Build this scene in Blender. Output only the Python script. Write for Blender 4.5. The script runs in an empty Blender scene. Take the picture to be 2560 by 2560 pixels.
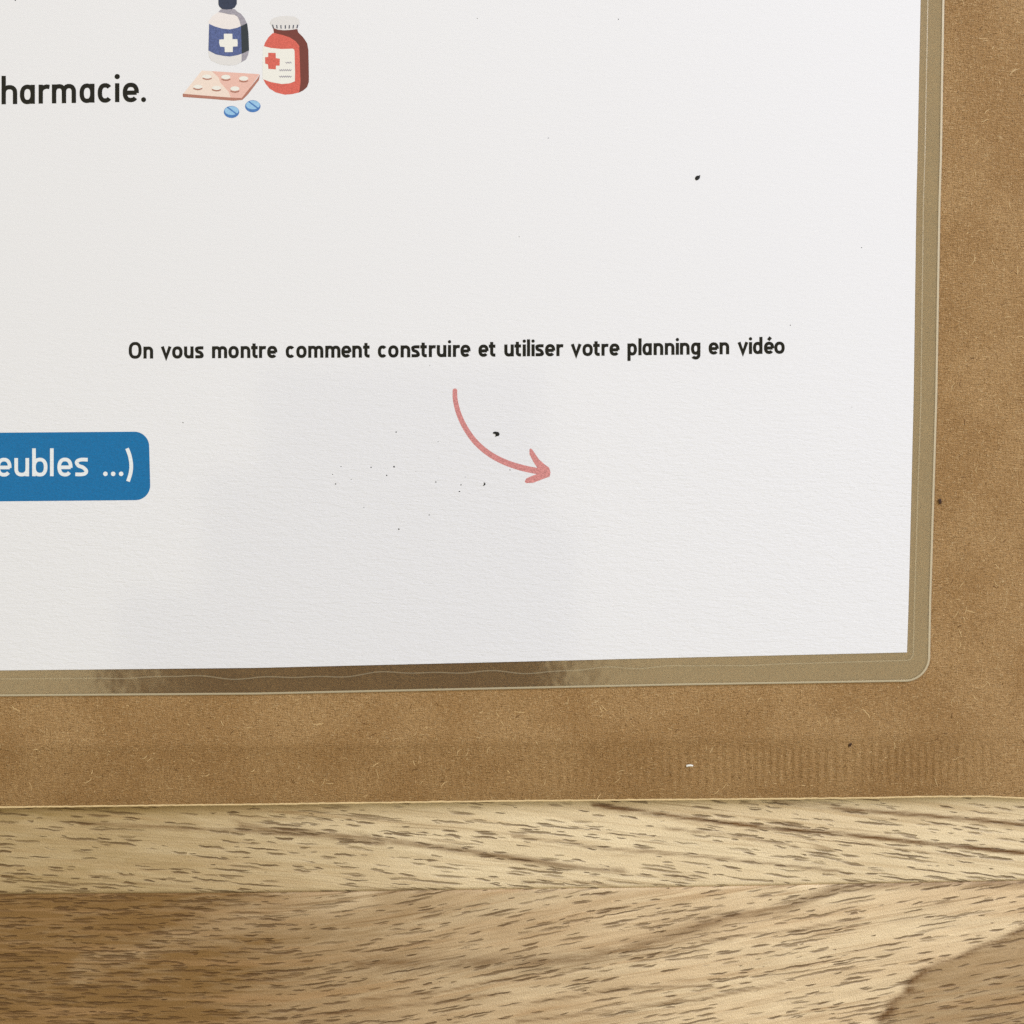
import bpy, bmesh, math, random
import numpy as np
from mathutils import Vector
from mathutils.geometry import tessellate_polygon

random.seed(7)
RNG = np.random.default_rng(7)
S = bpy.context.scene
COL = S.collection

# ------------------------------------------------------------------ camera
F_PX = 2512.0            # focal length in photo pixels (2560 wide)
TILT = math.radians(4.4)
Z_PAPER = 0.00160        # top of the laminated paper
CAM_H = 0.125 + Z_PAPER
cam = bpy.data.cameras.new('camera')
cam.sensor_width = 36.0
cam.lens = F_PX / 2560.0 * 36.0
cam.clip_start = 0.005
cam.clip_end = 20.0
cam_ob = bpy.data.objects.new('camera', cam)
COL.objects.link(cam_ob)
cam_ob.location = (0, 0, CAM_H)
cam_ob.rotation_euler = (-TILT, 0, 0)
S.camera = cam_ob

# ------------------------------------------------------------------ world, lamps, exposure
world = bpy.data.worlds.new('World')
S.world = world
world.use_nodes = True
bg = world.node_tree.nodes['Background']
bg.inputs['Color'].default_value = (1.0, 0.95, 0.85, 1)
bg.inputs['Strength'].default_value = 0.14


def area(name, loc, sx, sy, rad, col, rotz=0.0, aim=None):
    """Soft rectangular lamp of even radiance."""
    l = bpy.data.lights.new(name, 'AREA')
    l.shape = 'RECTANGLE'
    l.size, l.size_y = sx, sy
    l.energy = rad * math.pi * sx * sy
    l.color = col
    o = bpy.data.objects.new(name, l)
    COL.objects.link(o)
    o.location = loc
    if aim is not None:
        o.rotation_euler = (Vector(aim) - Vector(loc)).to_track_quat('-Z', 'Y').to_euler()
    else:
        o.rotation_euler = (0, 0, rotz)
    return o


WARM = (1.0, 0.935, 0.66)
# bright ceiling, open where the photographer leaned over the table
area('ceiling_lamp', (0.0, 0.055 + 0.6, 0.70), 2.4, 1.2, 0.70, WARM)
for x0, x1, y0, y1 in ((0.026, 1.15, -0.07, 0.055), (0.052, 1.15, -0.85, -0.07),
                       (-1.25, -0.205, -0.03, 0.055), (-1.25, -0.255, -0.13, -0.03), (-1.25, -0.328, -0.85, -0.13)):
    area('ceiling_lamp', ((x0 + x1) / 2, (y0 + y1) / 2, 0.70), x1 - x0, y1 - y0, 0.70, WARM)
area('window_lamp', (0.50, 0.36, 0.38), 0.45, 0.35, 6.1, (0.83, 0.91, 1.19), aim=(0, 0, 0))

S.render.engine = 'CYCLES'
S.view_settings.view_transform = 'Standard'
S.view_settings.look = 'None'
S.view_settings.exposure = 0.34
S.view_settings.gamma = 1.0
S.view_settings.use_curve_mapping = False
S.cycles.use_denoising = False
S.cycles.max_bounces = 10
S.cycles.transparent_max_bounces = 16
S.cycles.caustics_reflective = False
S.cycles.caustics_refractive = False

# ------------------------------------------------------------------ helpers
CT, ST = math.cos(TILT), math.sin(TILT)


def P(px, py, z=Z_PAPER):
    """Point on the horizontal plane at height z that the tracing point (px, py) stands for."""
    x = (px - 1280.0) / F_PX
    y = -(py - 1280.0) / F_PX
    dy = y * CT - ST
    dz = -y * ST - CT
    t = (z - CAM_H) / dz
    return (x * t, dy * t, z)


def sr(r, g, b):
    """sRGB 0-255 to linear."""
    f = lambda c: ((c / 255 + 0.055) / 1.055) ** 2.4 if c > 10 else c / 255 / 12.92
    return (f(r), f(g), f(b), 1.0)


def link_mesh(name, verts, faces, mat, parent=None, smooth=False):
    me = bpy.data.meshes.new(name)
    me.from_pydata([tuple(v) for v in verts], [], faces)
    me.materials.append(mat)
    if smooth:
        me.polygons.foreach_set('use_smooth', [True] * len(me.polygons))
    me.update()
    o = bpy.data.objects.new(name, me)
    COL.objects.link(o)
    if parent is not None:
        o.parent = parent
    return o


def empty(name, label, cat, group=None):
    o = bpy.data.objects.new(name, None)
    COL.objects.link(o)
    o['label'] = label
    o['category'] = cat
    if group:
        o['group'] = group
    return o


class Flat:
    """Collects flat printed shapes; every shape lies a hair above the one before."""

    def __init__(self, z, step=0.000002):
        self.v, self.f, self.z, self.step = [], [], z, step

    def poly(self, pts):
        tri = tessellate_polygon([[Vector((p[0], p[1], 0)) for p in pts]])
        n = len(self.v)
        self.v += [P(p[0], p[1], self.z) for p in pts]
        for t in tri:
            a, b, c = t
            ax, ay = pts[a]; bx, by = pts[b]; cx, cy = pts[c]
            cr = (bx - ax) * (cy - ay) - (by - ay) * (cx - ax)
            self.f.append((n + a, n + c, n + b) if cr > 0 else (n + a, n + b, n + c))
        self.z += self.step

    def stroke(self, pts, w, w2=None, caps=False):
        """Ribbon along a polyline, mitred at its joints."""
        pts = [Vector((p[0], p[1])) for p in pts]
        n = len(pts)
        base = len(self.v)
        closed = (pts[0] - pts[-1]).length < 1e-6
        if closed:
            pts = pts[:-1]
            n -= 1
        for i in range(n):
            if closed:
                a, b = pts[i] - pts[i - 1], pts[(i + 1) % n] - pts[i]
            else:
                a = pts[i] - pts[i - 1] if i > 0 else pts[1] - pts[0]
                b = pts[i + 1] - pts[i] if i < n - 1 else a
            a, b = a.normalized(), b.normalized()
            na, nb = Vector((-a.y, a.x)), Vector((-b.y, b.x))
            m = (na + nb)
            m = m.normalized() if m.length > 1e-6 else na
            k = min(1.0 / max(m.dot(na), 0.3), 2.5)
            ww = (w if w2 is None else w + (w2 - w) * i / max(n - 1, 1)) / 2
            for s in (1, -1):
                q = pts[i] + m * (ww * k * s)
                self.v.append(P(q.x, q.y, self.z))
        for i in range(n if closed else n - 1):
            j = (i + 1) % n
            self.f.append((base + 2 * i, base + 2 * j, base + 2 * j + 1, base + 2 * i + 1))
        if caps and not closed:
            for q in (pts[0], pts[-1]):
                self.disc(q.x, q.y, w / 2, step=False)
        self.z += self.step

    def disc(self, cx, cy, r, ry=None, n=20, step=True):
        b = len(self.v)
        ry = ry or r
        z = self.z + 0.0000005
        self.v += [P(cx + r * math.cos(-2 * math.pi * i / n), cy + ry * math.sin(-2 * math.pi * i / n), z) for i in range(n)]
        self.f.append(tuple(range(b, b + n)))
        if step:
            self.z += self.step

    def build(self, name, mat, parent):
        return link_mesh(name, self.v, self.f, mat, parent)


# ------------------------------------------------------------------ node helper
class NT:
    def __init__(self, name):
        self.m = bpy.data.materials.new(name)
        self.m.use_nodes = True
        self.t = self.m.node_tree
        self.b = self.t.nodes['Principled BSDF']
        self.out = self.t.nodes['Material Output']

    def n(self, typ, **kw):
        nd = self.t.nodes.new(typ)
        for k, v in kw.items():
            setattr(nd, k, v)
        return nd

    def put(self, sock, val):
        if isinstance(val, bpy.types.NodeSocket):
            self.t.links.new(val, sock)
        else:
            sock.default_value = val

    def math(self, op, a, b=0.0, c=None, clamp=False):
        nd = self.n('ShaderNodeMath', operation=op, use_clamp=clamp)
        self.put(nd.inputs[0], a)
        self.put(nd.inputs[1], b)
        if c is not None:
            self.put(nd.inputs[2], c)
        return nd.outputs[0]

    def mix(self, fac, a, b):
        nd = self.n('ShaderNodeMix', data_type='RGBA')
        self.put(nd.inputs[0], fac)
        self.put(nd.inputs[6], a)
        self.put(nd.inputs[7], b)
        return nd.outputs[2]

    def noise(self, vec, scale, detail=2.0, rough=0.5, dist=0.0):
        nd = self.n('ShaderNodeTexNoise')
        self.put(nd.inputs['Vector'], vec)
        nd.inputs['Scale'].default_value = scale
        nd.inputs['Detail'].default_value = detail
        nd.inputs['Roughness'].default_value = rough
        nd.inputs['Distortion'].default_value = dist
        return nd.outputs['Fac']

    def mapr(self, val, a, b, c=0.0, d=1.0, smooth=True):
        nd = self.n('ShaderNodeMapRange')
        nd.interpolation_type = 'SMOOTHSTEP' if smooth else 'LINEAR'
        self.put(nd.inputs[0], val)
        for i, x in enumerate((a, b, c, d)):
            self.put(nd.inputs[i + 1], x)
        return nd.outputs[0]

    def mapping(self, vec, scale=(1, 1, 1), rot=(0, 0, 0), loc=(0, 0, 0)):
        nd = self.n('ShaderNodeMapping')
        self.put(nd.inputs[0], vec)
        nd.inputs[1].default_value = loc
        nd.inputs[2].default_value = rot
        nd.inputs[3].default_value = scale
        return nd.outputs[0]

    def mm(self):
        """World position in millimetres."""
        g = self.n('ShaderNodeNewGeometry')
        return self.mapping(g.outputs['Position'], (1000, 1000, 1000))

    def bump(self, height, strength, dist_mm, normal=None):
        nd = self.n('ShaderNodeBump')
        nd.inputs['Strength'].default_value = strength
        nd.inputs['Distance'].default_value = dist_mm / 1000.0
        self.put(nd.inputs['Height'], height)
        if normal is not None:
            self.put(nd.inputs['Normal'], normal)
        return nd.outputs[0]


# ------------------------------------------------------------------ materials
def film_coat(t, mm):
    """The gloss film bonded on paper and ink: faint horizontal laid relief."""
    h1 = t.noise(t.mapping(mm, (0.40, 1.5, 1)), 1.6, 3, 0.6, 0.5)
    h2 = t.noise(t.mapping(mm, (0.8, 1.9, 1)), 2.6, 2, 0.5)
    g = t.n('ShaderNodeSeparateXYZ')
    t.put(g.inputs[0], mm)
    # pressed-through texture grows towards the lower half of the sheet
    amt = t.mapr(g.outputs[1], 25.0, -12.0, 0.25, 1.0)
    h = t.math('MULTIPLY', t.math('ADD', h1, t.math('MULTIPLY', h2, 0.5)), amt)
    return h


def paper_like(name, color, vary=0.0, rough=0.6, coat=1.0, grain_scale=5.0, ior=1.52):
    t = NT(name)
    mm = t.mm()
    h = film_coat(t, mm)
    col = color
    if vary:
        f = t.mapr(t.noise(mm, grain_scale, 3, 0.7), 0.3, 0.7, 1 - vary, 1 + vary, False)
        nd = t.n('ShaderNodeVectorMath', operation='SCALE')
        nd.inputs[0].default_value = color[:3]
        t.put(nd.inputs[3], f)
        col = nd.outputs[0]
    t.put(t.b.inputs['Base Color'], col)
    t.b.inputs['Roughness'].default_value = rough
    t.b.inputs['Specular IOR Level'].default_value = 0.0
    t.b.inputs['Coat Weight'].default_value = coat
    t.b.inputs['Coat Roughness'].default_value = 0.09
    t.b.inputs['Coat IOR'].default_value = ior
    t.put(t.b.inputs['Normal'], t.bump(h, 1.0, 0.065))
    t.put(t.b.inputs['Coat Normal'], t.bump(h, 0.5, 0.004))
    return t.m


M_PAPER = paper_like('white_paper', (0.795, 0.793, 0.85, 1), 0.012, grain_scale=7.0)


def ink(name, rgb, vary=0.12, gs=9.0):
    return paper_like(name, sr(*rgb), vary, grain_scale=gs, ior=1.34)


M_BLACK = ink('black_ink', (13, 12, 11), 0.25)
M_BLUE = ink('blue_ink', (0, 108, 168), 0.16, 6.0)
M_WHITEINK = ink('unprinted_white', (230, 234, 240), 0.02)
M_ROSE = ink('rose_ink', (206, 138, 138), 0.36, 7.0)
M_NAVY = ink('navy_ink', (52, 60, 84), 0.3)
M_SLATE = ink('slate_blue_ink', (86, 99, 148), 0.38, 7.0)
M_DARKSIDE = ink('charcoal_ink', (50, 57, 66), 0.25)
M_PINKWHITE = ink('pale_pink_ink', (233, 225, 226), 0.03)
M_PALEGREY = ink('pale_grey_ink', (222, 219, 221), 0.04)
M_GREY = ink('dotted_grey_ink', (160, 155, 168), 0.35, 12.0)
M_RED = ink('red_ink', (212, 102, 92), 0.24, 7.0)
M_BROWN = ink('brown_red_ink', (116, 62, 58), 0.14)
M_CREAM = ink('cream_ink', (234, 232, 228), 0.02)
M_BLIGHT = ink('pale_peach_ink', (236, 217, 207), 0.05)
M_BPINK = ink('salmon_ink', (230, 186, 176), 0.10)
M_BEDGE = ink('copper_ink', (176, 120, 106), 0.30, 12.0)
M_PILL = ink('light_blue_ink', (150, 194, 232), 0.12)
M_PILLDK = ink('mid_blue_ink', (74, 122, 188), 0.22)


def kraft(name='kraft_paper'):
    t = NT(name)
    mm = t.mm()
    base = t.noise(mm, 0.09, 4, 0.55)
    f1 = t.noise(t.mapping(mm, (1.0, 5.0, 1), (0, 0, 0.5)), 1.5, 3, 0.65, 0.7)
    f2 = t.noise(t.mapping(mm, (5.0, 1.0, 1), (0, 0, 0.35)), 1.3, 3, 0.65, 0.7)
    fine = t.noise(mm, 6.5, 2, 0.6)
    c = t.mix(t.mapr(base, 0.38, 0.62), sr(184, 142, 91), sr(196, 155, 104))
    fib = t.math('ADD', t.math('MULTIPLY', f1, 0.4), t.math('ADD', t.math('MULTIPLY', f2, 0.3), t.math('MULTIPLY', fine, 0.3)))
    c = t.mix(t.mapr(fib, 0.49, 0.41, 0, 0.62), c, sr(144, 104, 56))
    c = t.mix(t.mapr(fib, 0.53, 0.62, 0, 0.62), c, sr(234, 202, 152))
    # browner, faintly ribbed band between the seam and the lower fold
    ga = t.n('ShaderNodeAttribute', attribute_name='seam_tone')
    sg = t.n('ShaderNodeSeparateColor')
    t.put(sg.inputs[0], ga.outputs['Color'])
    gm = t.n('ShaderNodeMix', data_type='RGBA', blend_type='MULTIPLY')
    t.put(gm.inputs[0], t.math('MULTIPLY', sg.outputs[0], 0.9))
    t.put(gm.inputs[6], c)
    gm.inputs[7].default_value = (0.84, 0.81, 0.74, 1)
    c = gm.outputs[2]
    spec = t.noise(mm, 2.1, 1, 0.5)
    c = t.mix(t.mapr(spec, 0.76, 0.82, 0, 0.5), c, sr(92, 58, 28))
    t.put(t.b.inputs['Base Color'], c)
    t.b.inputs['Roughness'].default_value = 0.55
    t.b.inputs['Specular IOR Level'].default_value = 0.30
    t.put(t.b.inputs['Normal'], t.bump(fib, 1.0, 0.8))
    return t.m


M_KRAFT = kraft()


def simple(name, col, rough=0.6, spec=0.3):
    t = NT(name)
    mm = t.mm()
    f = t.mapr(t.noise(mm, 4.0, 3, 0.6), 0.3, 0.7, 0.85, 1.12, False)
    nd = t.n('ShaderNodeVectorMath', operation='SCALE')
    nd.inputs[0].default_value = col[:3]
    t.put(nd.inputs[3], f)
    t.put(t.b.inputs['Base Color'], nd.outputs[0])
    t.b.inputs['Roughness'].default_value = rough
    t.b.inputs['Specular IOR Level'].default_value = spec
    return t.m


M_KEDGE = simple('lit_kraft_edge', sr(232, 204, 158))
M_FIBRE = simple('pale_fibre', sr(220, 188, 138))
M_FIBREDK = simple('dark_fibre', sr(104, 70, 34))
M_DUST = simple('black_grit', (0.006, 0.006, 0.006, 1), 0.5)
M_LINT = simple('white_lint', (0.85, 0.83, 0.78, 1), 0.8)
M_HAIR = simple('grey_hair', sr(178, 176, 172))
M_BITS = simple('dark_brown_bit', sr(58, 34, 18))


def film(name, refl, haze, tint, rough=0.13):
    """Thin clear plastic: see-through, a mirror-like sheen, a trace of milkiness."""
    t = NT(name)
    mm = t.mm()
    h = t.noise(mm, 0.14, 3, 0.5)
    nrm = t.bump(h, 0.5, 0.30)
    tr = t.n('ShaderNodeBsdfTransparent')
    tr.inputs[0].default_value = tint
    gl = t.n('ShaderNodeBsdfAnisotropic')
    gl.inputs['Roughness'].default_value = rough
    gl.inputs['Color'].default_value = (1, 0.90, 0.74, 1)
    t.put(gl.inputs['Normal'], nrm)
    df = t.n('ShaderNodeBsdfDiffuse')
    df.inputs[0].default_value = (0.85, 0.74, 0.54, 1)
    lw = t.n('ShaderNodeLayerWeight')
    lw.inputs['Blend'].default_value = 0.3
    fac = t.math('ADD', t.math('MULTIPLY', lw.outputs['Fresnel'], 0.6), refl)
    m1 = t.n('ShaderNodeMixShader')
    m1.inputs[0].default_value = haze
    t.t.links.new(tr.outputs[0], m1.inputs[1])
    t.t.links.new(df.outputs[0], m1.inputs[2])
    m2 = t.n('ShaderNodeMixShader')
    t.put(m2.inputs[0], fac)
    t.t.links.new(m1.outputs[0], m2.inputs[1])
    t.t.links.new(gl.outputs[0], m2.inputs[2])
    t.t.links.new(m2.outputs[0], t.out.inputs['Surface'])
    t.t.nodes.remove(t.b)
    return t.m


M_FILM = film('clear_film', 0.100, 0.006, (0.985, 0.965, 0.925, 1))
M_LIP = film('film_cut_edge', 0.05, 0.42, (0.95, 0.95, 0.92, 1), 0.3)
M_CREASE = film('film_crease', 0.05, 0.15, (0.95, 0.95, 0.92, 1), 0.3)


def wood(name, light, mid, dark, streak):
    t = NT(name)
    uvn = t.n('ShaderNodeUVMap')
    uvn.uv_map = 'grain'
    uv = uvn.outputs[0]                               # millimetres along / across the grain
    tone = t.n('ShaderNodeAttribute', attribute_name='figure')
    sep = t.n('ShaderNodeSeparateColor')
    t.put(sep.inputs[0], tone.outputs['Color'])
    heart_shade, line, dens = sep.outputs[0], sep.outputs[1], sep.outputs[2]
    brk = t.noise(t.mapping(uv, (0.10, 0.55, 1), loc=(2, 9, 0)), 1.0, 5, 0.65, 0.6)
    brk2 = t.noise(t.mapping(uv, (0.25, 2.6, 1), loc=(4, 1, 0)), 1.0, 4, 0.65, 0.3)
    bk = t.math('ADD', t.math('MULTIPLY', brk, 0.6), t.math('MULTIPLY', brk2, 0.4))
    heart_shade = t.math('ADD', heart_shade, t.math('MULTIPLY', t.math('SUBTRACT', bk, 0.5), 1.0), clamp=True)
    line = t.math('MULTIPLY', line, t.mapr(bk, 0.32, 0.56, 0.35, 1.35), clamp=True)
    broad = t.noise(t.mapping(uv, (0.035, 0.22, 1)), 1.0, 3, 0.5, 0.3)
    c = t.mix(t.mapr(broad, 0.35, 0.65), light, mid)
    c = t.mix(heart_shade, c, dark)
    st = t.noise(t.mapping(uv, (0.05, 1.1, 1)), 1.0, 4, 0.6, 0.2)
    c = t.mix(t.mapr(st, 0.50, 0.68, 0, 0.36), c, streak)
    st2 = t.noise(t.mapping(uv, (0.02, 0.55, 1), loc=(7, 3, 0)), 1.0, 3, 0.6, 0.2)
    c = t.mix(t.mapr(st2, 0.54, 0.68, 0, 0.5), c, streak)
    c = t.mix(line, c, sr(112, 78, 42))
    dens = t.math('MULTIPLY', dens, t.mapr(t.noise(t.mapping(uv, (0.09, 0.42, 1), loc=(11, 5, 0)), 1.0, 3, 0.5, 0.3), 0.36, 0.62, 0.30, 1.35))
    hair = t.noise(t.mapping(uv, (0.16, 5.0, 1)), 1.0, 4, 0.65, 0.2)
    sc = t.n('ShaderNodeVectorMath', operation='SCALE')
    t.put(sc.inputs[0], c)
    t.put(sc.inputs[3], t.mapr(hair, 0.3, 0.7, 0.92, 1.08, False))
    c = sc.outputs[0]
    # long thin growth lines running with the grain
    gl = t.noise(t.mapping(uv, (0.010, 0.50, 1), loc=(3, 8, 0)), 1.0, 2, 0.5, 0.15)
    gm = t.mapr(t.math('ABSOLUTE', t.math('SUBTRACT', t.math('FRACT', t.math('MULTIPLY', gl, 9.0)), 0.5)), 0.10, 0.0, 0.0, 1.0)
    gk = t.mapr(t.noise(t.mapping(uv, (0.07, 0.35, 1), loc=(1, 2, 0)), 1.0, 3, 0.5), 0.42, 0.62)
    c = t.mix(t.math('MULTIPLY', t.math('MULTIPLY', gm, gk), 0.55), c, sr(128, 94, 54))
    pores = None
    for k, (su, sv, hl, hw, prob) in enumerate(((5.2, 1.15, 1.9, 0.115, 0.85), (6.5, 1.5, 2.8, 0.10, 0.75), (3.8, 1.0, 1.1, 0.12, 0.75), (9.5, 2.1, 3.8, 0.10, 0.6), (3.1, 0.8, 0.9, 0.10, 0.55))):
        wob = t.n('ShaderNodeVectorMath', operation='ADD')
        wv = t.n('ShaderNodeCombineXYZ')
        nz = t.noise(t.mapping(uv, (0.5, 0.5, 1), loc=(k * 5.1, 0, 0)), 1.0, 2, 0.5)
        t.put(wv.inputs[1], t.math('MULTIPLY', t.math('SUBTRACT', nz, 0.5), 0.55))
        t.put(wob.inputs[0], uv)
        t.put(wob.inputs[1], wv.outputs[0])
        q = t.mapping(wob.outputs[0], (1 / su, 1 / sv, 1), loc=(k * 3.37, k * 1.71, 0))
        vo = t.n('ShaderNodeTexVoronoi', voronoi_dimensions='2D', feature='F1')
        vo.inputs['Scale'].default_value = 1.0
        vo.inputs['Randomness'].default_value = 1.0
        t.put(vo.inputs['Vector'], q)
        d = t.n('ShaderNodeVectorMath', operation='SUBTRACT')
        t.put(d.inputs[0], q)
        t.put(d.inputs[1], vo.outputs['Position'])
        sx = t.n('ShaderNodeSeparateXYZ')
        t.put(sx.inputs[0], d.outputs[0])
        rc = t.n('ShaderNodeSeparateColor')
        t.put(rc.inputs[0], vo.outputs['Color'])
        ln = t.math('MULTIPLY_ADD', rc.outputs[0], hl * 1.0, hl * 0.35)
        wd = t.math('MULTIPLY_ADD', rc.outputs[0], hw * 0.8, hw * 0.55)
        du = t.math('DIVIDE', t.math('MULTIPLY', sx.outputs[0], su), ln)
        dv = t.math('DIVIDE', t.math('MULTIPLY', sx.outputs[1], sv), wd)
        e = t.math('ADD', t.math('POWER', t.math('ABSOLUTE', du), 2.2), t.math('MULTIPLY', dv, dv))
        m = t.mapr(e, 1.6, 0.0)
        keep = t.math('LESS_THAN', rc.outputs[2], t.math('MULTIPLY', dens, prob))
        fade = t.math('MULTIPLY_ADD', rc.outputs[1], 0.55, 0.42)
        m = t.math('MULTIPLY', t.math('MULTIPLY', m, keep), fade)
        pores = m if pores is None else t.math('MAXIMUM', pores, m)
    c = t.mix(t.math('MULTIPLY', pores, 0.86), c, sr(94, 64, 34))
    mm = t.mm()
    fz = t.noise(t.mapping(mm, (4.5, 2.2, 1)), 1.6, 3, 0.65)
    c2 = t.n('ShaderNodeVectorMath', operation='SCALE')
    t.put(c2.inputs[0], c)
    t.put(c2.inputs[3], t.mapr(fz, 0.3, 0.7, 0.90, 1.10, False))
    t.put(t.b.inputs['Base Color'], c2.outputs[0])
    t.b.inputs['Roughness'].default_value = 0.5
    t.b.inputs['Specular IOR Level'].default_value = 0.3
    hgt = t.math('SUBTRACT', t.math('MULTIPLY', fz, 0.7), t.math('MULTIPLY', pores, 0.9))
    t.put(t.b.inputs['Normal'], t.bump(hgt, 1.0, 0.16))
    return t.m


M_WOOD_UP = wood('pale_wood', sr(240, 219, 183), sr(232, 209, 172), sr(162, 134, 86), sr(182, 152, 110))
M_WOOD_LO = wood('brown_wood', sr(241, 217, 180), sr(232, 204, 166), sr(136, 102, 58), sr(178, 140, 98))

# ------------------------------------------------------------------ tabletop (setting)
table = bpy.data.objects.new('tabletop', None)
COL.objects.link(table)
table['kind'] = 'structure'

JOINT = [(-900, 2240), (0, 2235), (640, 2231), (1280, 2222), (1700, 2217), (2560, 2201), (3500, 2185)]


def interp(poly, x):
    return np.interp(x, [p[0] for p in poly], [p[1] for p in poly])


def dist_poly(X, Y, pts):
    d = np.full(X.shape, 1e9)
    for (ax, ay), (bx, by) in zip(pts[:-1], pts[1:]):
        vx, vy = bx - ax, by - ay
        t = np.clip(((X - ax) * vx + (Y - ay) * vy) / (vx * vx + vy * vy), 0, 1)
        d = np.minimum(d, np.hypot(X - ax - t * vx, Y - ay - t * vy))
    return d


def sstep(a, b, x):
    t = np.clip((x - a) / (b - a), 0, 1)
    return t * t * (3 - 2 * t)


def plank(name, y_of, z, mat, fields, drop_first, nx=420, ny=90):
    xs = np.linspace(-900, 3500, nx)
    verts, uvs, cols = [], [], []
    X, Yk = np.meshgrid(xs, np.linspace(0, 1, ny))
    y0, y1 = y_of(X)
    Y = y0 + (y1 - y0) * Yk
    G, LN, DN, V = fields(X, Y)
    for j in range(ny):
        for i in range(nx):
            zz = z - (0.00012 if (j == 0 and drop_first) or (j == ny - 1 and not drop_first) else 0.0)
            verts.append(P(X[j, i], Y[j, i], zz))
    faces = []
    for j in range(ny - 1):
        for i in range(nx - 1):
            a = j * nx + i
            faces.append((a, a + nx, a + nx + 1, a + 1))
    # thickness of the board: a skirt down to its underside
    nb = len(verts)
    rim = [i for i in range(nx)] + [j * nx + nx - 1 for j in range(1, ny)] + [(ny - 1) * nx + i for i in range(nx - 2, -1, -1)] + [j * nx for j in range(ny - 2, 0, -1)]
    for r in rim:
        v = verts[r]
        verts.append((v[0], v[1], -0.02))
    k = len(rim)
    for q in range(k):
        faces.append((rim[q], rim[(q + 1) % k], nb + (q + 1) % k, nb + q))
    faces.append(tuple(nb + q for q in range(k)))
    o = link_mesh(name, verts, faces, mat, table, True)
    me = o.data
    u_all = np.concatenate([X.ravel() / 20.0, X.ravel()[rim] / 20.0])
    v_all = np.concatenate([V.ravel() / 20.0, V.ravel()[rim] / 20.0])
    li = np.zeros(len(me.loops), dtype=np.int32)
    me.loops.foreach_get('vertex_index', li)
    uvl = me.uv_layers.new(name='grain')
    uvl.data.foreach_set('uv', np.stack([u_all[li], v_all[li]], 1).ravel())
    at = me.color_attributes.new('figure', 'FLOAT_COLOR', 'POINT')
    cc = np.stack([G.ravel(), LN.ravel(), DN.ravel(), np.ones(G.size)], 1)
    cc = np.concatenate([cc, cc[rim]])
    at.data.foreach_set('color', cc.ravel())
    return o


def up_fields(X, Y):
    V = Y - (0.035 * X + 0.000016 * np.maximum(X, 0) ** 2) - 60 * np.sin(X / 2300.0)
    heart_shade = 0.75 * sstep(1500, 100, X) + 0.3 * sstep(2060, 2010, Y)  # heartwood to the left, plus the envelope's shade painted along its lower edge
    line = 0.85 * sstep(9, 1, dist_poly(X, Y, [(1480, 2012), (1640, 2035), (1900, 2068), (2120, 2087), (2350, 2112), (2530, 2130), (2700, 2140)]))
    line = np.maximum(line, 0.75 * sstep(8, 1, dist_poly(X, Y, [(1930, 2003), (2100, 2022), (2330, 2040), (2600, 2065)])))
    line = np.maximum(line, 0.55 * sstep(13, 1, dist_poly(X, Y, [(600, 2065), (900, 2092), (1150, 2125), (1290, 2145), (1420, 2166), (1560, 2178)])))
    line = np.maximum(line, 0.5 * sstep(8, 1, dist_poly(X, Y, [(200, 2058), (560, 2075), (820, 2092), (960, 2110)])))
    line = np.maximum(line, 0.5 * sstep(6, 1, dist_poly(X, Y, [(1280, 2090), (1500, 2120), (1760, 2142), (1950, 2162), (2100, 2178)])))
    line = np.maximum(line, 0.45 * sstep(5, 0.5, dist_poly(X, Y, [(1660, 2070), (1830, 2090), (1990, 2116)])))
    dens = np.clip(0.70 + 0.25 * np.sin(X / 190.0) * np.cos(Y / 60.0), 0, 1)
    return heart_shade, line, dens, V


def lo_fields(X, Y):
    k = sstep(200, 1500, X + 0.6 * (Y - 2230))
    V = Y + 0.17 * np.maximum(X - 700, 0) * k
    heart_shade = np.clip(0.80 * sstep(1500, 200, X + 0.35 * (Y - 2230)) + 0.36, 0, 1.1)
    heart_shade = heart_shade * (1 - 0.75 * sstep(1250, 1900, X))
    heart_shade = heart_shade - 0.28 * sstep(70, 0, dist_poly(X, Y, [(200, 2420), (480, 2330), (640, 2285), (900, 2240)]))
    corner = [(2720, 2240), (2560, 2322), (2440, 2370), (2330, 2425), (2235, 2500), (2185, 2580)]
    cx = np.interp(Y, [p[1] for p in corner], [p[0] for p in corner])
    cx = cx + 9 * np.sin(Y / 17.0) + 6 * np.sin(Y / 7.3 + 1) + 12 * np.sin(Y / 41.0 + 2)
    heart_shade = np.maximum(heart_shade, 0.66 * sstep(-10, 18, X - cx))
    heart_shade = np.clip(heart_shade, 0, 1)
    line = 0.75 * sstep(16, 1, np.abs(X - cx) * 0.62)
    band = [(900, 2408), (1280, 2405), (1450, 2398), (1590, 2368), (1700, 2335), (1800, 2298), (1960, 2270), (2090, 2222), (2200, 2210), (2560, 2206)]
    line = np.maximum(line, 0.5 * sstep(20, 1, dist_poly(X, Y, band)))
    line = np.maximum(line, 0.3 * sstep(38, 3, dist_poly(X, Y, band[:6])))
    for pts in ([(1280, 2512), (1450, 2490), (1560, 2470), (1780, 2465)], [(1290, 2555), (1500, 2530), (1760, 2497), (1960, 2455)],
                [(1750, 2355), (1880, 2335), (1990, 2325), (2150, 2295)], [(900, 2500), (1100, 2480), (1280, 2445)], [(700, 2545), (980, 2520), (1280, 2480)]):
        line = np.maximum(line, 0.5 * sstep(6, 0.5, dist_poly(X, Y, pts)))
    dens = np.clip(0.80 + 0.3 * np.sin(X / 230.0 + 1.0) * np.cos(Y / 75.0) - 0.12 + 0.95 * sstep(1100, 200, X), 0, 1.7)
    return heart_shade, line, dens, V


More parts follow.
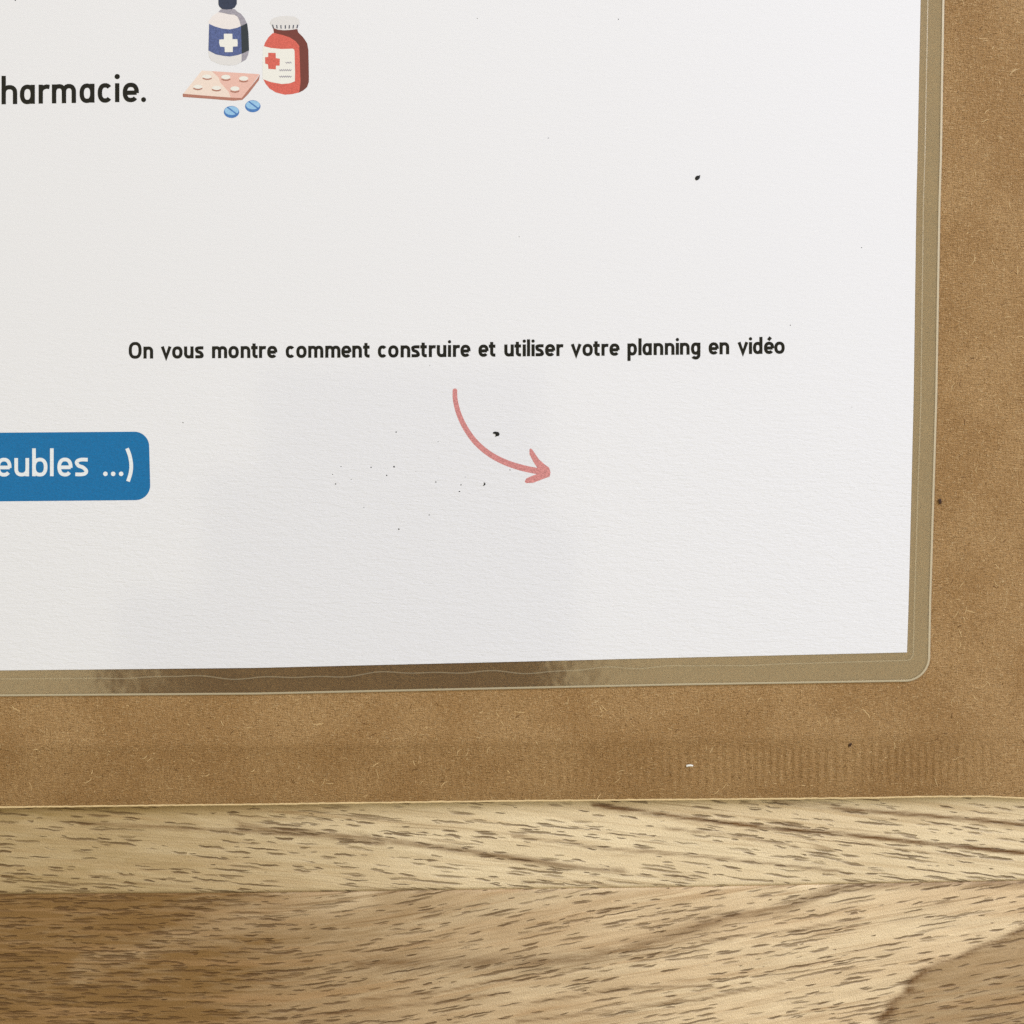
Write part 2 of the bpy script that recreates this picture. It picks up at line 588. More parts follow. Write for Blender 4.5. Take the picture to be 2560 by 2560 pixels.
Z_WOOD = 0.0
plank('plank', lambda X: (np.full(X.shape, 1200.0), interp(JOINT, X)), Z_WOOD, M_WOOD_UP, up_fields, False, 420, 150)
plank('plank', lambda X: (interp(JOINT, X) + 0.8, np.full(X.shape, 3100.0)), Z_WOOD - 0.00005, M_WOOD_LO, lo_fields, True, 420, 150)

# ------------------------------------------------------------------ kraft envelope
env = empty('kraft_envelope', 'brown kraft paper envelope lying on the wooden table under the laminated sheet', 'envelope')
Z_ENV = 0.00128
EB = [(-900, 2030), (0, 2018.5), (640, 2011), (1280, 2002.5), (1900, 1997.5), (2180, 1995), (2300, 1992), (2460, 1991), (2560, 1996), (3100, 2026)]


def env_h(X, Y):
    """Relief of the envelope: pressed seam, glued-seam ripples, sagging rim."""
    h = np.zeros(X.shape)
    yb = interp(EB, X)
    d = yb - Y                                  # distance up from the lower fold
    seam = 150 - 10 * np.sin(X / 700)
    h += 0.00012 * sstep(260, 165, d)           # swells towards the glued seam
    h -= 0.00010 * sstep(10, -12, d - seam) + 0.00004 * sstep(seam, 10, d)
    h -= 0.0005 * sstep(2370, 2760, X)          # right side sags to the table
    amp = 0.00004 + 0.00003 * sstep(1500, 2100, X) * sstep(2520, 2380, X)
    win = sstep(30, 55, d) * sstep(150, 120, d) * sstep(500, 1300, X) * sstep(2560, 2400, X)
    ph = X / 20.5 * 2 * math.pi + 2.2 * np.sin(X / 61.0) + 0.02 * d * np.clip((1900 - X) / 600, 0, 1.5)
    h += amp * win * np.sin(ph) * (0.75 + 0.25 * np.sin(X / 47.0 + d / 25.0))
    h -= 0.00016 * sstep(26, 0, d)              # rounded fold
    h += 0.00008 * np.sin(X / 900 + 0.6) * np.sin(Y / 620)
    return h


nx = 1100
xs = np.linspace(-900, 3100, nx)
ks = np.concatenate([np.linspace(0, 30, 7), np.linspace(36, 190, 27), np.linspace(215, 3200, 60)])
ny = len(ks)
X, D = np.meshgrid(xs, ks)
Y = interp(EB, X) - D
H = env_h(X, Y)
seam_tone = sstep(165, 135, D) * sstep(2620, 2380, X)
rough_edge = np.interp(xs, np.linspace(-900, 3100, 500), RNG.normal(0, 0.35, 500))
verts = []
for j in range(ny):
    for i in range(nx):
        verts.append(P(X[j, i], Y[j, i] + (rough_edge[i] if j == 0 else 0), Z_ENV + H[j, i]))
faces = []
for j in range(ny - 1):
    for i in range(nx - 1):
        a = j * nx + i
        faces.append((a, a + 1, a + nx + 1, a + nx))
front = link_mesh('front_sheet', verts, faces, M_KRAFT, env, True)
gl_ = seam_tone * (0.75 + 0.25 * np.sin(X / 20.5 * 2 * math.pi + 2.2 * np.sin(X / 61.0) + 1.2) * sstep(900, 1600, X) * sstep(20, 50, D) * sstep(150, 110, D))
ga = front.data.color_attributes.new('seam_tone', 'FLOAT_COLOR', 'POINT')
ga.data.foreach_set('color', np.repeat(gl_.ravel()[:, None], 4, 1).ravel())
bv, bf = [], []
for i in range(0, nx, 10):
    zl = Z_ENV + H[0, i] - 0.00034
    bv += [P(xs[i], interp(EB, xs[i]) - 4, zl), P(xs[i], -1180, 0.0001)]
for i in range(len(bv) // 2 - 1):
    bf.append((2 * i, 2 * i + 1, 2 * i + 3, 2 * i + 2))
link_mesh('back_sheet', bv, bf, M_KRAFT, env)
# rolled-under fold along the lower side, its lit edge put into the colour
fv, ff = [], []
prof = [(-1.7, 0.000012), (0.8, 0.00002), (2.4, -0.00008), (2.4, -0.00036)]
nxe = 900
xe = np.linspace(-900, 3100, nxe)
re = np.interp(xe, xs, rough_edge)
wv = 0.55 + 0.45 * np.interp(xe, np.linspace(-900, 3100, 140), RNG.random(140))
zb = Z_ENV + env_h(xe, interp(EB, xe))
for i in range(nxe):
    for (dy, dz) in prof:
        fv.append(P(xe[i], interp(EB, xe[i]) + re[i] + dy * (0.6 + 0.6 * wv[i]) - 0.4, zb[i] + dz + 0.000006))
for i in range(nxe - 1):
    for j in range(len(prof) - 1):
        a = i * len(prof) + j
        ff.append((a, a + 1, a + len(prof) + 1, a + len(prof)))
link_mesh('fold_edge', fv, ff, M_KEDGE, env, True)


def fibres(name, mat, n, lmin, lmax, w, region, parent):
    v, f = [], []
    for _ in range(n):
        x, y = region()
        a = random.random() * math.tau
        L = lmin + (lmax - lmin) * random.random() ** 2
        k = random.uniform(-2.0, 2.0) / L
        m = 4
        z = Z_ENV + float(env_h(np.array([x]), np.array([y]))[0]) + 0.00001
        b = len(v)
        ww = w * random.uniform(0.6, 1.2)
        for q in range(m + 1):
            zz = z + (0.00002 if 0 < q < m else 0.0)
            tw = ww * (0.35 + 0.65 * math.sin(math.pi * q / m))
            for s in (1, -1):
                v.append(P(x - math.sin(a) * tw * s / 2, y + math.cos(a) * tw * s / 2, zz))
            x += math.cos(a) * L / m
            y += math.sin(a) * L / m
            a += k * L / m
        for q in range(m):
            c = b + 2 * q
            f.append((c, c + 2, c + 3, c + 1))
    o = link_mesh(name, v, f, mat, parent)
    o['kind'] = 'stuff'
    return o


def reg():
    while True:
        x, y = random.uniform(-100, 2660), random.uniform(-100, 2010)
        if y > 1745 and y < interp(EB, x) - 12 or x > 2375 and y < interp(EB, x) - 12:
            return x, y


fibres('pale_fibre', M_FIBRE, 260, 5, 30, 1.4, reg, env)
fibres('dark_fibre', M_FIBREDK, 160, 5, 20, 1.5, reg, env)

# ------------------------------------------------------------------ laminated sheet
sheet = empty('laminated_sheet', 'white printed page in a clear laminated pouch on the brown envelope', 'laminated sheet')
ZF_B = 0.00140           # underside of the pouch
PE_B = [(-700, 1688), (0, 1676), (640, 1669.7), (1280, 1654.5), (1700, 1644), (2267.5, 1631)]          # paper, lower edge
PE_R = [(2267.5, 1631), (2271.8, 1500), (2284, 1000), (2291, 500), (2293.5, 400), (2301.5, 0), (2315, -700)]   # paper, right edge
# paper (a thin slab)
outline = PE_B + PE_R[1:] + [(-700, -700)]


def dense(poly, step=40):
    out = []
    for (ax, ay), (bx, by) in zip(poly[:-1], poly[1:]):
        n = max(1, int(math.hypot(bx - ax, by - ay) / step))
        out += [(ax + (bx - ax) * i / n, ay + (by - ay) * i / n) for i in range(n)]
    return out + [poly[-1]]


pv, pf = [], []
nx2, ny2 = 60, 50


def paper_xy(u, w):
    """Bilinear patch over the page that keeps its lower and right edge."""
    xb = -700 + (2267.5 + 700) * u
    yb = np.interp(xb, [p[0] for p in PE_B], [p[1] for p in PE_B])
    yr = 1631 + (-700 - 1631) * w
    xr = np.interp(-yr, [-p[1] for p in PE_R], [p[0] for p in PE_R])
    x = -700 + (xr + 700) * u
    y = yb + (-700 - yb) * w
    return x, y


for j in range(ny2 + 1):
    for i in range(nx2 + 1):
        x, y = paper_xy(i / nx2, j / ny2)
        pv.append(P(x, y, Z_PAPER))
for j in range(ny2):
    for i in range(nx2):
        a = j * (nx2 + 1) + i
        pf.append((a, a + 1, a + nx2 + 2, a + nx2 + 1))
W2 = nx2 + 1
rim = [i for i in range(W2)] + [j * W2 + nx2 for j in range(1, ny2 + 1)] + [ny2 * W2 + i for i in range(nx2 - 1, -1, -1)] + [j * W2 for j in range(ny2 - 1, 0, -1)]
nb = len(pv)
for r in rim:
    pv.append((pv[r][0], pv[r][1], Z_PAPER - 0.00014))
for q in range(len(rim)):
    pf.append((rim[q], nb + q, nb + (q + 1) % len(rim), rim[(q + 1) % len(rim)]))
pf.append(tuple(nb + q for q in range(len(rim) - 1, -1, -1)))
link_mesh('page', pv, pf, M_PAPER, sheet)

# clear rim of the pouch: lofted through paper edge, seal crease and outer cut
OUT_B = [(-700, 1752), (0, 1741), (640, 1736.5), (1280, 1722.6), (1700, 1713.5), (2262, 1704.5)]
OUT_R = [(2325.5, 1636), (2328, 1500), (2343, 1000), (2351.4, 500), (2354.6, 400), (2361, 0), (2374, -700)]
CR_B = [(-700, 1708), (0, 1697), (640, 1693), (1280, 1678.5), (1700, 1667), (2262, 1651)]
CR_R = [(2283, 1634), (2286, 1500), (2302, 1000), (2308, 500), (2311.5, 400), (2319, 0), (2332, -700)]


def wig(x):
    """Uneven line where the film let go of the paper."""
    a = sstep(150, 500, x) * sstep(2050, 1500, x)
    return a * (2.6 * np.sin(x / 41.0) + 2.0 * np.sin(x / 23.0 + 1.3) + 3.0 * np.sin(x / 97.0 + 0.4))


stations = []            # (paper, crease, outer)
nS = 300
for x in np.linspace(-700, 2262, nS):
    stations.append(((x, interp(PE_B, x)), (x, interp(CR_B, x) + wig(x)), (x, interp(OUT_B, x))))
cx, cy = 2262, 1641
for i in range(1, 16):
    a = math.pi / 2 * (1 - i / 16)
    stations.append(((2267.5, 1631), (2265 + 18 * math.cos(a), 1634 + 17 * math.sin(a)), (cx + 63.5 * math.cos(a), cy + 63.5 * math.sin(a))))
nR = 120
for y in np.linspace(1634, -700, nR):
    f = lambda poly: np.interp(-y, [-p[1] for p in poly], [p[0] for p in poly])
    stations.append(((f(PE_R) if y < 1631 else 2267.5, min(y, 1631)), (f(CR_R), y), (f(OUT_R), y)))


def loft(cols, rows, closed=False):
    """cols: one list of 3-D points per station."""
    v, f = [], []
    m = rows
    for c in cols:
        v += c
    for i in range(len(cols) - 1):
        for j in range(m if closed else m - 1):
            a, b = i * m + j, i * m + (j + 1) % m
            f.append((a, b, b + m, a + m))
    return v, f


cols, lips, creases = [], [], []
for pa, cr, ou in stations:
    pa, cr, ou = Vector(pa), Vector(cr), Vector(ou)
    dirv = (ou - pa).normalized()
    gap = (cr - pa)
    tops = [(pa + dirv * 0.4, Z_PAPER + 0.000004), (pa + gap * 0.45, Z_PAPER - 0.000010), (cr - dirv * 2, Z_PAPER - 0.000028), (cr + dirv * 3, Z_PAPER - 0.000036), (ou - dirv * 5, Z_PAPER - 0.00004)]
    bots = [(ou - dirv * 5, ZF_B), (pa - dirv * 0.0, ZF_B)]
    cols.append([P(p.x, p.y, z) for p, z in tops + bots])
    lip = [(ou - dirv * 5.0, Z_PAPER - 0.00004), (ou - dirv * 1.6, Z_PAPER - 0.00005), (ou, Z_PAPER - 0.0001), (ou + dirv * 0.2, ZF_B), (ou - dirv * 5.0, ZF_B)]
    lips.append([P(p.x, p.y, z + 0.000001) for p, z in lip])
    w = 1.5
    creases.append([P(p.x, p.y, z) for p, z in ((cr - dirv * w, Z_PAPER - 0.000018), (cr, Z_PAPER - 0.000004), (cr + dirv * w, Z_PAPER - 0.000024))])
v, f = loft(cols, 7)
link_mesh('clear_border', v, f, M_FILM, sheet)
v, f = loft(lips, 5)
link_mesh('cut_edge', v, f, M_LIP, sheet)
v, f = loft(creases, 3)
link_mesh('seal_crease', v, f, M_CREASE, sheet, True)

# ------------------------------------------------------------------ lettering
def sarc(cx, cy, rx, ry, a0, a1, n=18, e=2.35):
    out = []
    for i in range(n + 1):
        a = math.radians(a0 + (a1 - a0) * i / n)
        c, s = math.cos(a), math.sin(a)
        out.append((cx + rx * math.copysign(abs(c) ** (2 / e), c), cy + ry * math.copysign(abs(s) ** (2 / e), s)))
    return out


def smooth(pts, n=6):
    out = []
    for i in range(len(pts) - 1):
        p0, p1, p2, p3 = pts[max(i - 1, 0)], pts[i], pts[i + 1], pts[min(i + 2, len(pts) - 1)]
        for k in range(n):
            t = k / n
            out.append(tuple(0.5 * (2 * p1[d] + (p2[d] - p0[d]) * t + (2 * p0[d] - 5 * p1[d] + 4 * p2[d] - p3[d]) * t * t + (3 * p1[d] - p0[d] - 3 * p2[d] + p3[d]) * t ** 3) for d in (0, 1)))
    return out + [pts[-1]]


WID = dict(O=1.08, n=.81, v=.90, o=.87, u=.80, s=.71, m=1.27, r=.58, e=.85, t=.55, c=.79, i=.24, l=.24, a=.79, g=.79, p=.80, d=.80, h=.83, b=.80)


def glyph(ch, s, asc):
    """Strokes (y up, x-height 1) and dots of one letter of a narrow rounded sans."""
    h = s / 2
    k = 'e' if ch == '\u00e9' else ch
    W = WID[k]
    st, dots = [], []
    ring = lambda w, x0=0.0: sarc(x0 + w / 2, 0.5, w / 2 - h, 0.515 - h, 0, 360, 40)
    arch = lambda x0, x1: sarc((x0 + x1) / 2, 0.58, (x1 - x0) / 2, 0.43 - h, 180, 0, 20) + [(x1, 0)]
    if k == 'O':
        st.append(sarc(W / 2, 0.69, W / 2 - h, 0.705 - h, 0, 360, 44, 2.5))
    elif k == 'o':
        st.append(ring(W))
    elif k in 'nh':
        st.append([(h, 0), (h, 1.0 if k == 'n' else asc)])
        st.append(arch(h, W - h))
    elif k == 'm':
        mid = W / 2
        st.append([(h, 0), (h, 1.0)])
        st.append(arch(h, mid))
        st.append(arch(mid, W - h))
    elif k == 'u':
        st.append([(W - h, 0), (W - h, 1.0)])
        st.append([(W - x, 1 - y) for x, y in arch(h, W - h)])
    elif k == 'r':
        st.append([(h, 0), (h, 1.0)])
        st.append(sarc(W - h * 0.5, 0.60, W - h * 1.5, 0.41 - h, 180, 100, 10) + [(W, 0.985 - h)])
    elif k == 'v':
        st.append([(h * 0.95, 1.0), (W / 2, h * 0.75), (W - h * 0.95, 1.0)])
    elif k == 's':
        st.append(smooth([(W - 0.02, 1 - h), (W * 0.48, 1.005 - h), (W * 0.21, 0.90 - h * 0.6), (h * 0.95, 0.74), (W * 0.27, 0.575), (W * 0.62, 0.475), (W - h, 0.29), (W * 0.78, 0.10 + h * 0.5), (W * 0.5, h - 0.005), (0.02, h)], 5))
    elif k == 't':
        x = W * 0.44
        st.append([(0, 1 - h), (W, 1 - h)])
        st.append([(x, 1.22)] + sarc(x + 0.2, 0.2 + h, 0.2, 0.21, 180, 270, 10) + [(W, h - 0.01)])
    elif k == 'c':
        st.append(sarc(W / 2, 0.5, W / 2 - h, 0.515 - h, 42, 318, 30))
    elif k == 'e':
        st.append([(h, 0.485), (W - h, 0.485)])
        st.append(sarc(W / 2, 0.5, W / 2 - h, 0.515 - h, -4, 318, 34))
        if ch == '\u00e9':
            st.append([(W * 0.42, 1.14), (W * 0.66, 1.38)])
    elif k in 'il':
        st.append([(h, 0), (h, 1.0 if k == 'i' else asc)])
        if k == 'i':
            dots.append((h, asc - 0.15, 0.14))
    elif k in 'ad':
        st.append(ring(W))
        st.append([(W - h, 0), (W - h, 1.0 if k == 'a' else asc)])
    elif k == 'b':
        st.append(ring(W))
        st.append([(h, 0), (h, asc)])
    elif k == 'p':
        st.append(ring(W))
        st.append([(h, -0.46), (h, 1.0)])
    elif k == 'g':
        st.append(ring(W))
        st.append([(W - h, 1.0)] + sarc(W / 2, -0.02, W / 2 - h, 0.39 - h, 0, -150, 20, 2.1))
    return st, dots


def letters(flat, items, xh, s, asc, base, widths=None):
    """items: (letter, left edge in px); base: polyline of the baseline."""
    z0 = flat.z
    for k, (ch, x0) in enumerate(items):
        flat.z = z0 + (k % 2) * 0.000008
        st, dots = glyph(ch, s, asc)
        for pts in st:
            q = [(x0 + x * xh, float(interp(base, x0 + x * xh)) - y * xh) for x, y in pts]
            flat.stroke(q, s * xh)
        for (x, y, r) in dots:
            flat.disc(x0 + x * xh, float(interp(base, x0)) - y * xh, r * xh)


Z_INK = Z_PAPER + 0.000006
fl = Flat(Z_INK)
SENT = [('O', 321.7), ('n', 358.6), ('v', 401.9), ('o', 430.3), ('u', 460), ('s', 487.7), ('m', 529.9), ('o', 571), ('n', 601.6), ('t', 627.8), ('r', 647.4), ('e', 667.9),
        ('c', 714.2), ('o', 740.6), ('m', 770.4), ('m', 813.1), ('e', 853.2), ('n', 880.6), ('t', 907.6), ('c', 944.6), ('o', 970.4), ('n', 1001.5), ('s', 1028.2), ('t', 1050.7), ('r', 1071.9), ('u', 1092), ('i', 1119.8), ('r', 1132.2), ('e', 1151),
        ('e', 1196.1), ('t', 1222), ('u', 1260.7), ('t', 1286.2), ('i', 1306.7), ('l', 1317.3), ('i', 1328.7), ('s', 1338.4), ('e', 1362.6), ('r', 1390.8), ('v', 1427), ('o', 1456), ('t', 1482.9), ('r', 1503.6), ('e', 1523.7),
        ('p', 1568.5), ('l', 1596), ('a', 1606), ('n', 1634), ('n', 1662), ('i', 1689.5), ('n', 1699.8), ('g', 1727.4), ('e', 1771.5), ('n', 1798.8), ('v', 1843.8), ('i', 1872.3), ('d', 1882.3), ('\u00e9', 1910), ('o', 1935.7)]
letters(fl, SENT, 30.0, 0.268, 1.42, [(300, 896.8), (660, 895), (1000, 893.6), (1260, 891.2), (1480, 889.8), (1650, 887.6), (1880, 885), (2000, 883.8)])
fl.build('printed_sentence', M_BLACK, sheet)

fl = Flat(Z_INK)
letters(fl, [('h', 3.7), ('a', 49.7), ('r', 96.4), ('m', 129.7), ('a', 198.8), ('c', 244.2), ('i', 287.5), ('e', 306.8)], 47.5, 0.232, 1.5, [(0, 261), (300, 255.3), (400, 253.4)])
fl.disc(359, 249.0, 6.2)
fl.build('printed_word', M_BLACK, sheet)
fl = Flat(Z_INK)
fl.poly([(36, -8), (41, -8), (40.5, 0), (38.5, 2.2), (36.5, 1.0)])
fl.build('printed_comma', M_BLACK, sheet)

# blue badge
fl = Flat(Z_INK)
R = 37
bx, by0, by1 = 375.0, 1079.2, 1250.5
pts = [(-300, 1083.5), (0, 1081.7)]
pts += [(373 - R + R * math.cos(a), by0 + R - R * math.sin(a)) for a in np.linspace(math.pi / 2, 0, 12)]
pts += [(375.5 - R + R * math.cos(a), by1 - R - R * math.sin(a)) for a in np.linspace(0, -math.pi / 2, 12)]
pts += [(0, 1253.5), (-300, 1256)]
fl.poly(pts)
badge = fl.build('printed_badge', M_BLUE, sheet)
fl = Flat(Z_INK + 0.000006)
WSAVE = dict(WID)
WID.update(e=.83, s=.72, u=.81, b=.84)
letters(fl, [('e', -9), ('u', 35.9), ('b', 80.4), ('l', 125), ('e', 143.5), ('s', 187.4)], 45.5, 0.20, 1.53, [(-20, 1190.8), (400, 1189.8)])
WID.update(WSAVE)
for x in (263.5, 283.0, 302.8):
    fl.disc(x, 1184.6, 5.7)
fl.stroke(smooth([(317.5, 1121), (324, 1138), (328, 1161), (326.5, 1182), (320, 1203.5)], 6), 9.4)
fl.build('badge_lettering', M_WHITEINK, badge)

# arrow
A = lambda x, y: (1080 + x / 5.682, 940 + y / 5.682)
fl = Flat(Z_INK)
sh = smooth([A(*p) for p in ((325, 205), (330, 330), (375, 520), (470, 730), (620, 940), (820, 1110), (1050, 1230), (1300, 1310), (1560, 1362))], 6)
fl.stroke(sh, 11.5, 16.0)
fl.disc(*A(326, 210), 5.9)
fl.poly([A(*p) for p in ((1385, 1040), (1400, 1028), (1422, 1042), (1520, 1185), (1600, 1255), (1665, 1302), (1684, 1370), (1672, 1428), (1560, 1470), (1440, 1516), (1340, 1522), (1316, 1500), (1340, 1455), (1420, 1418), (1500, 1390), (1500, 1310), (1440, 1220), (1385, 1110))])
fl.build('printed_arrow', M_ROSE, sheet)


def pic(spec, mapf, parent_name):
    """First shape becomes the printed figure, the others are its pieces."""
    z = Z_INK
    root = None
    for (nm, mat, shapes) in spec:
        q = Flat(z)
        for sname, data in shapes:
            if sname == 'poly':
                q.poly([mapf(*p) for p in data])
            elif sname == 'line':
                w, pp = data
                q.stroke([mapf(*p) for p in pp], w)
            elif sname == 'dot':
                x, y, r, ry = data
                a, b = mapf(x, y)
                q.disc(a, b, r, ry)
        o = q.build(nm, mat, root or sheet)
        if root is None:
            root = o
        z = q.z + 0.000002
    return root


B = lambda x, y: (500 + x / 10.73, y / 10.73)
neck = [(490, 325), (640, 350), (780, 385), (920, 395), (1010, 450), (1060, 560), (1095, 690)]
lab_t = [(245, 640), (400, 711), (600, 767), (800, 788), (1000, 744), (1098, 700)]
lab_b = [(1120, 1440), (1000, 1480), (800, 1515), (640, 1500), (430, 1460), (225, 1355)]
cross = [(640, 905), (868, 905), (870, 1050), (1000, 1050), (1012, 1150), (1005, 1245), (880, 1250), (880, 1395), (665, 1400), (660, 1262), (540, 1250), (512, 1150), (520, 1060), (642, 1055)]
pic([
    ('printed_bottle', M_PINKWHITE, [('poly', neck + lab_t[::-1] + [(215, 590), (330, 430)])]),
    ('shade', M_GREY, [('poly', [(560, 250), (930, 240), (1000, 310), (1100, 370), (1190, 480), (1245, 600), (1262, 622), (1098, 700)] + neck[::-1]),
                       ('poly', [(1120, 1440), (1315, 1350), (1290, 1480), (1230, 1600), (1105, 1670)])]),
    ('bottle_base', M_PALEGREY, [('poly', lab_b[::-1] + [(1112, 1660), (960, 1740), (800, 1755), (550, 1730), (300, 1620), (240, 1500)])]),
    ('bottle_cap', M_NAVY, [('poly', [(490, -90), (990, -90), (985, 110), (930, 200), (850, 245), (700, 255), (590, 240), (520, 180), (495, 120)])]),
    ('bottle_label', M_SLATE, [('poly', lab_t + lab_b)]),
    ('label_side', M_DARKSIDE, [('poly', [(1098, 700), (1265, 622), (1300, 900), (1315, 1350), (1120, 1440)])]),
    ('white_cross', M_CREAM, [('poly', cross)]),
], B, 'printed_bottle')

J = lambda x, y: (640 + x / 8.05, 20 + y / 8.05)
inner = [(360, 500), (540, 545), (680, 590), (800, 670), (870, 760), (880, 1000), (897, 1500), (870, 1700)]
zig = lambda x0, x1, y: [(x, y + (12 if i % 2 else -12)) for i, x in enumerate(np.linspace(x0, x1, max(5, int((x1 - x0) / 18))))]
pic([
    ('printed_jar', M_RED, [('poly', inner + [(720, 1735), (580, 1745), (400, 1700), (270, 1620), (190, 1520), (150, 1440), (160, 770), (180, 700), (250, 590), (330, 510)])]),
    ('jar_side', M_BROWN, [('poly', [(345, 395), (440, 430), (560, 440), (700, 435), (830, 415), (850, 490), (950, 590), (1030, 710), (1055, 850), (1062, 1200), (1065, 1480), (1030, 1590), (950, 1660)] + inner[::-1])]),
    ('jar_label', M_CREAM, [('poly', [(140, 765), (300, 805), (520, 825), (740, 818), (768, 835), (776, 870), (786, 1300), (782, 1475), (680, 1515), (520, 1530), (300, 1490), (132, 1430)])]),
    ('red_cross', M_RED, [('poly', [(245, 900), (395, 905), (400, 1010), (480, 1020), (476, 1160), (400, 1160), (400, 1235), (250, 1225), (240, 1135), (185, 1120), (180, 990), (245, 985)])]),
    ('label_writing', M_GREY, [('line', (1.9, zig(595, 715, 1100))), ('line', (1.9, zig(470, 712, 1250))), ('line', (1.9, zig(470, 715, 1380)))]),
    ('jar_lid', M_PALEGREY, [('poly', [(285, 295), (300, 250), (360, 200), (480, 165), (640, 155), (790, 175), (865, 230), (885, 300), (830, 422), (700, 442), (560, 448), (440, 437), (345, 400)])]),
    ('lid_ridge', M_NAVY, [('line', (2.6, [(x, 345 + 0.00016 * -(x - 590) ** 2), (x - (x - 590) * 0.06, 415 + 0.00016 * -(x - 590) ** 2)])) for x in (335, 415, 500, 590, 672, 755, 838)]),
], J, 'printed_jar')

Q = lambda x, y: (440 + x / 8.05, 160 + y / 8.05)
bumps = [(620, 258), (1003, 262), (1362, 290), (440, 462), (815, 485), (1185, 495)]
cresc = [(628, 296), (1005, 315), (1362, 345), (440, 500), (815, 525), (1185, 552)]
pic([
    ('printed_blister_pack', M_BLIGHT, [('poly', [(520, 130), (1685, 205), (1325, 700), (140, 605)])]),
    ('pink_sheen', M_BPINK, [('poly', [(720, 143), (1685, 205), (1325, 698), (1105, 680), (1060, 560), (890, 370), (860, 270)])]),
    ('pack_edge', M_BEDGE, [('poly', [(135, 598), (700, 645), (1200, 682), (1322, 685), (1640, 290), (1690, 212), (1668, 325), (1440, 620), (1335, 722), (1150, 738), (700, 702), (140, 662)])]),
    ('blister', M_CREAM, [('dot', (x, y, 11.5, 5.6)) for x, y in bumps]),
    ('blister_shade', M_BEDGE, [('line', (2.8, [(x - 88, y - 14), (x - 45, y + 4), (x, y + 11), (x + 45, y + 6), (x + 88, y - 12)])) for x, y in cresc]),
], Q, 'printed_blister_pack')
for (cx, cy) in ((1117, 965), (1545, 850)):
    el = lambda rx, ry, dx=0, dy=0, a0=0, a1=360, n=24: [(cx + dx + rx * math.cos(math.radians(a0 + (a1 - a0) * i / n)), cy + dy + ry * math.sin(math.radians(a0 + (a1 - a0) * i / n))) for i in range(n)]
    pic([
        ('printed_pill', M_PILLDK, [('poly', el(156, 122))]),
        ('pill_face', M_PILL, [('poly', el(140, 88, 2, -26))]),
        ('pill_groove', M_PILLDK, [('line', (3.4, [(cx - 85, cy - 100), (cx - 20, cy - 50), (cx + 60, cy + 10), (cx + 110, cy + 45)]))]),
    ], Q, 'printed_pill')

# ------------------------------------------------------------------ grit, lint, fibres lying about
def grit(name, pts, z, mat, label=None, cat=None, group=None, h_mm=0.06):
    """Small solid crumb with a domed, uneven top."""
    c = (sum(p[0] for p in pts) / len(pts), sum(p[1] for p in pts) / len(pts))
    v, f = [], []
    n = len(pts)
    for s, zz in ((1.0, 0.0), (0.97, 0.5), (0.6, 0.95)):
        v += [P(c[0] + (p[0] - c[0]) * s, c[1] + (p[1] - c[1]) * s, z + h_mm / 1000 * zz * random.uniform(0.85, 1.0) if zz else z) for p in pts]
    v.append(P(c[0], c[1], z + h_mm / 1000))
    for k in range(2):
        for i in range(n):
            j = (i + 1) % n
            f.append((k * n + i, k * n + j, (k + 1) * n + j, (k + 1) * n + i))
    for i in range(n):
        f.append((2 * n + i, 2 * n + (i + 1) % n, 3 * n))
    f.append(tuple(range(n - 1, -1, -1)))
    o = link_mesh(name, v, f, mat)
    bm = bmesh.new()
    bm.from_mesh(o.data)
    bmesh.ops.recalc_face_normals(bm, faces=bm.faces)
    bm.to_mesh(o.data)
    bm.free()
    if label:
        o['label'], o['category'] = label, cat
        if group:
            o['group'] = group
    return o


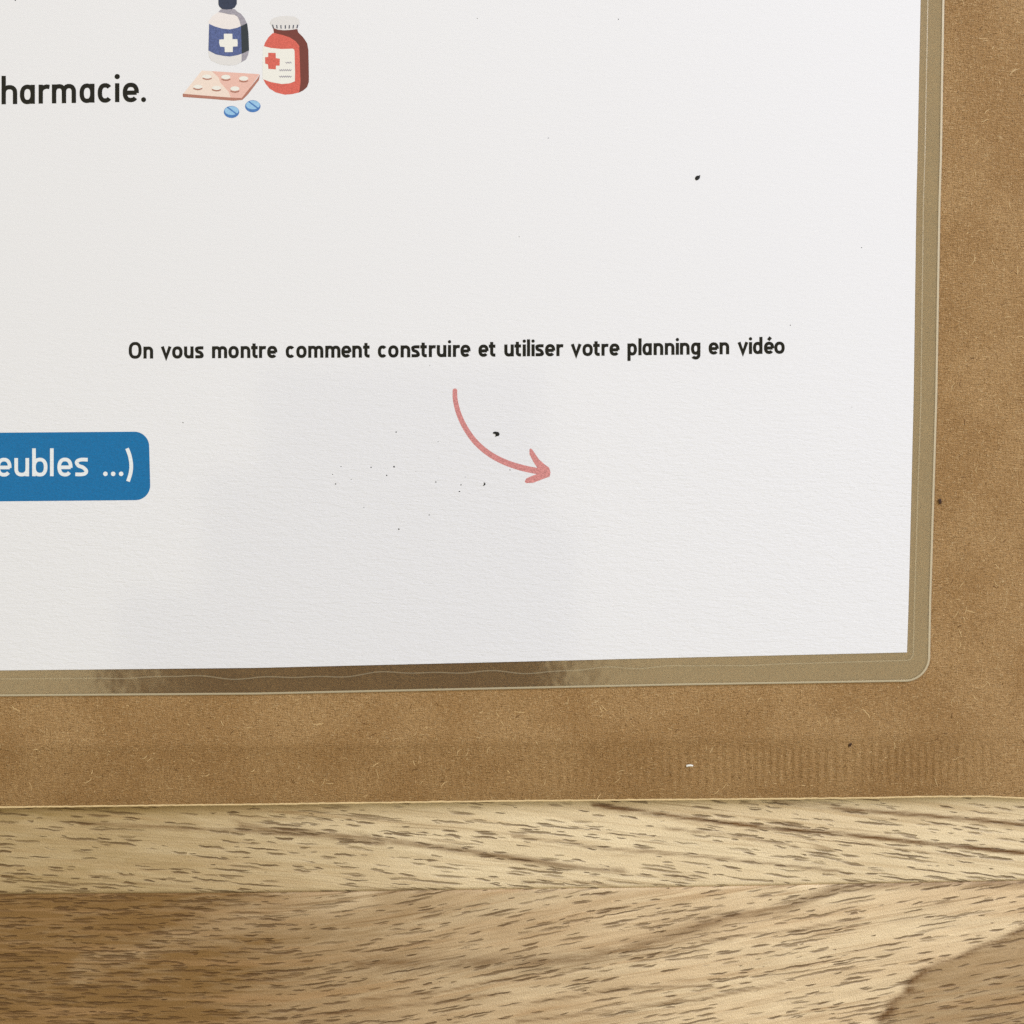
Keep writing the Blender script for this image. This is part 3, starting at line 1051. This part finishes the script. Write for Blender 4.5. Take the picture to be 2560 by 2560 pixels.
G1 = lambda x, y: (1640 + x / 9.66, 360 + y / 9.66)
ZS = Z_PAPER + 0.000003
grit('dust_speck', [G1(*p) for p in ((1070, 750), (1060, 815), (1048, 840), (1020, 865), (980, 882), (948, 860), (940, 820), (960, 785), (990, 765), (1030, 762))], ZS, M_DUST,
     'black teardrop-shaped speck alone on the blank upper part of the page', 'dust speck', 'black specks on the page')
grit('dust_speck', [A(*p) for p in ((862, 815), (870, 795), (900, 788), (945, 795), (963, 825), (950, 850), (915, 858), (897, 864), (905, 840), (895, 815))], ZS, M_DUST,
     'ragged black speck just above the curve of the pink arrow', 'dust speck', 'black specks on the page')
grit('dust_speck', [A(*p) for p in ((738, 1510), (758, 1522), (760, 1540), (745, 1556), (722, 1558), (738, 1540))], ZS, M_DUST,
     'small black crescent speck below the pink arrow', 'dust speck', 'black specks on the page')
ZE = Z_ENV + 0.00012
grit('paper_fleck', [(2346, 1249), (2352, 1247), (2355, 1254), (2352, 1261), (2347, 1259)], ZE, M_BITS,
     'dark fleck on the brown envelope beside the right edge of the laminated sheet', 'fleck', 'dark flecks')
grit('paper_fleck', [(2121, 1864), (2124, 1859), (2129, 1857), (2130, 1861), (2126, 1866), (2122, 1867)], ZE, M_BITS,
     'dark fleck on the brown envelope below the corner of the sheet', 'fleck', 'dark flecks')
grit('lint_crumb', [(1715.5, 1912.5), (1720, 1911.5), (1726, 1911), (1733, 1912.5), (1732.5, 1916), (1724, 1916), (1716, 1917.5)], Z_ENV + 0.00006, M_LINT,
     'tiny white crumb lying on the brown envelope near its lower fold', 'crumb', h_mm=0.08)

C3 = lambda x, y: (240 + x / 1.486, 860 + y / 1.486)
v, f = [], []


def mini(x, y, r, z):
    b = len(v)
    n = 6
    a0 = random.random() * 6
    ex = random.uniform(0.55, 1.0)
    for i in range(n):
        a = a0 + math.tau * i / n
        rr = r * random.uniform(0.7, 1.15)
        v.append(P(x + rr * math.cos(a), y + rr * ex * math.sin(a), z))
    v.append(P(x, y, z + 0.00003))
    for i in range(n):
        f.append((b + i, b + (i + 1) % n, b + n))


for (x, y) in ((1115, 327), (1271, 363), (910, 456), (1022, 458), (1107, 456), (879, 484), (948, 503), (1080, 488), (1188, 473), (1356, 523), (1372, 494), (1538, 468), (1350, 548), (1125, 688), (995, 607), (323, 292), (1240, 80), (1238, 635), (1262, 513), (890, 520)):
    q = C3(x, y)
    mini(q[0], q[1], random.uniform(1.1, 2.4), ZS)
for (x, y) in ((1193, 46), (1546, 48), (1371, 345), (2154, 619), (1976, 813), (2130, 1018), (1298, 592)):
    mini(x, y, random.uniform(1.0, 1.8), ZS)
dust = link_mesh('dust', v, f, M_DUST)
dust['kind'] = 'stuff'
dust['label'] = 'scatter of tiny black dust grains on the page'
dust['category'] = 'dust'
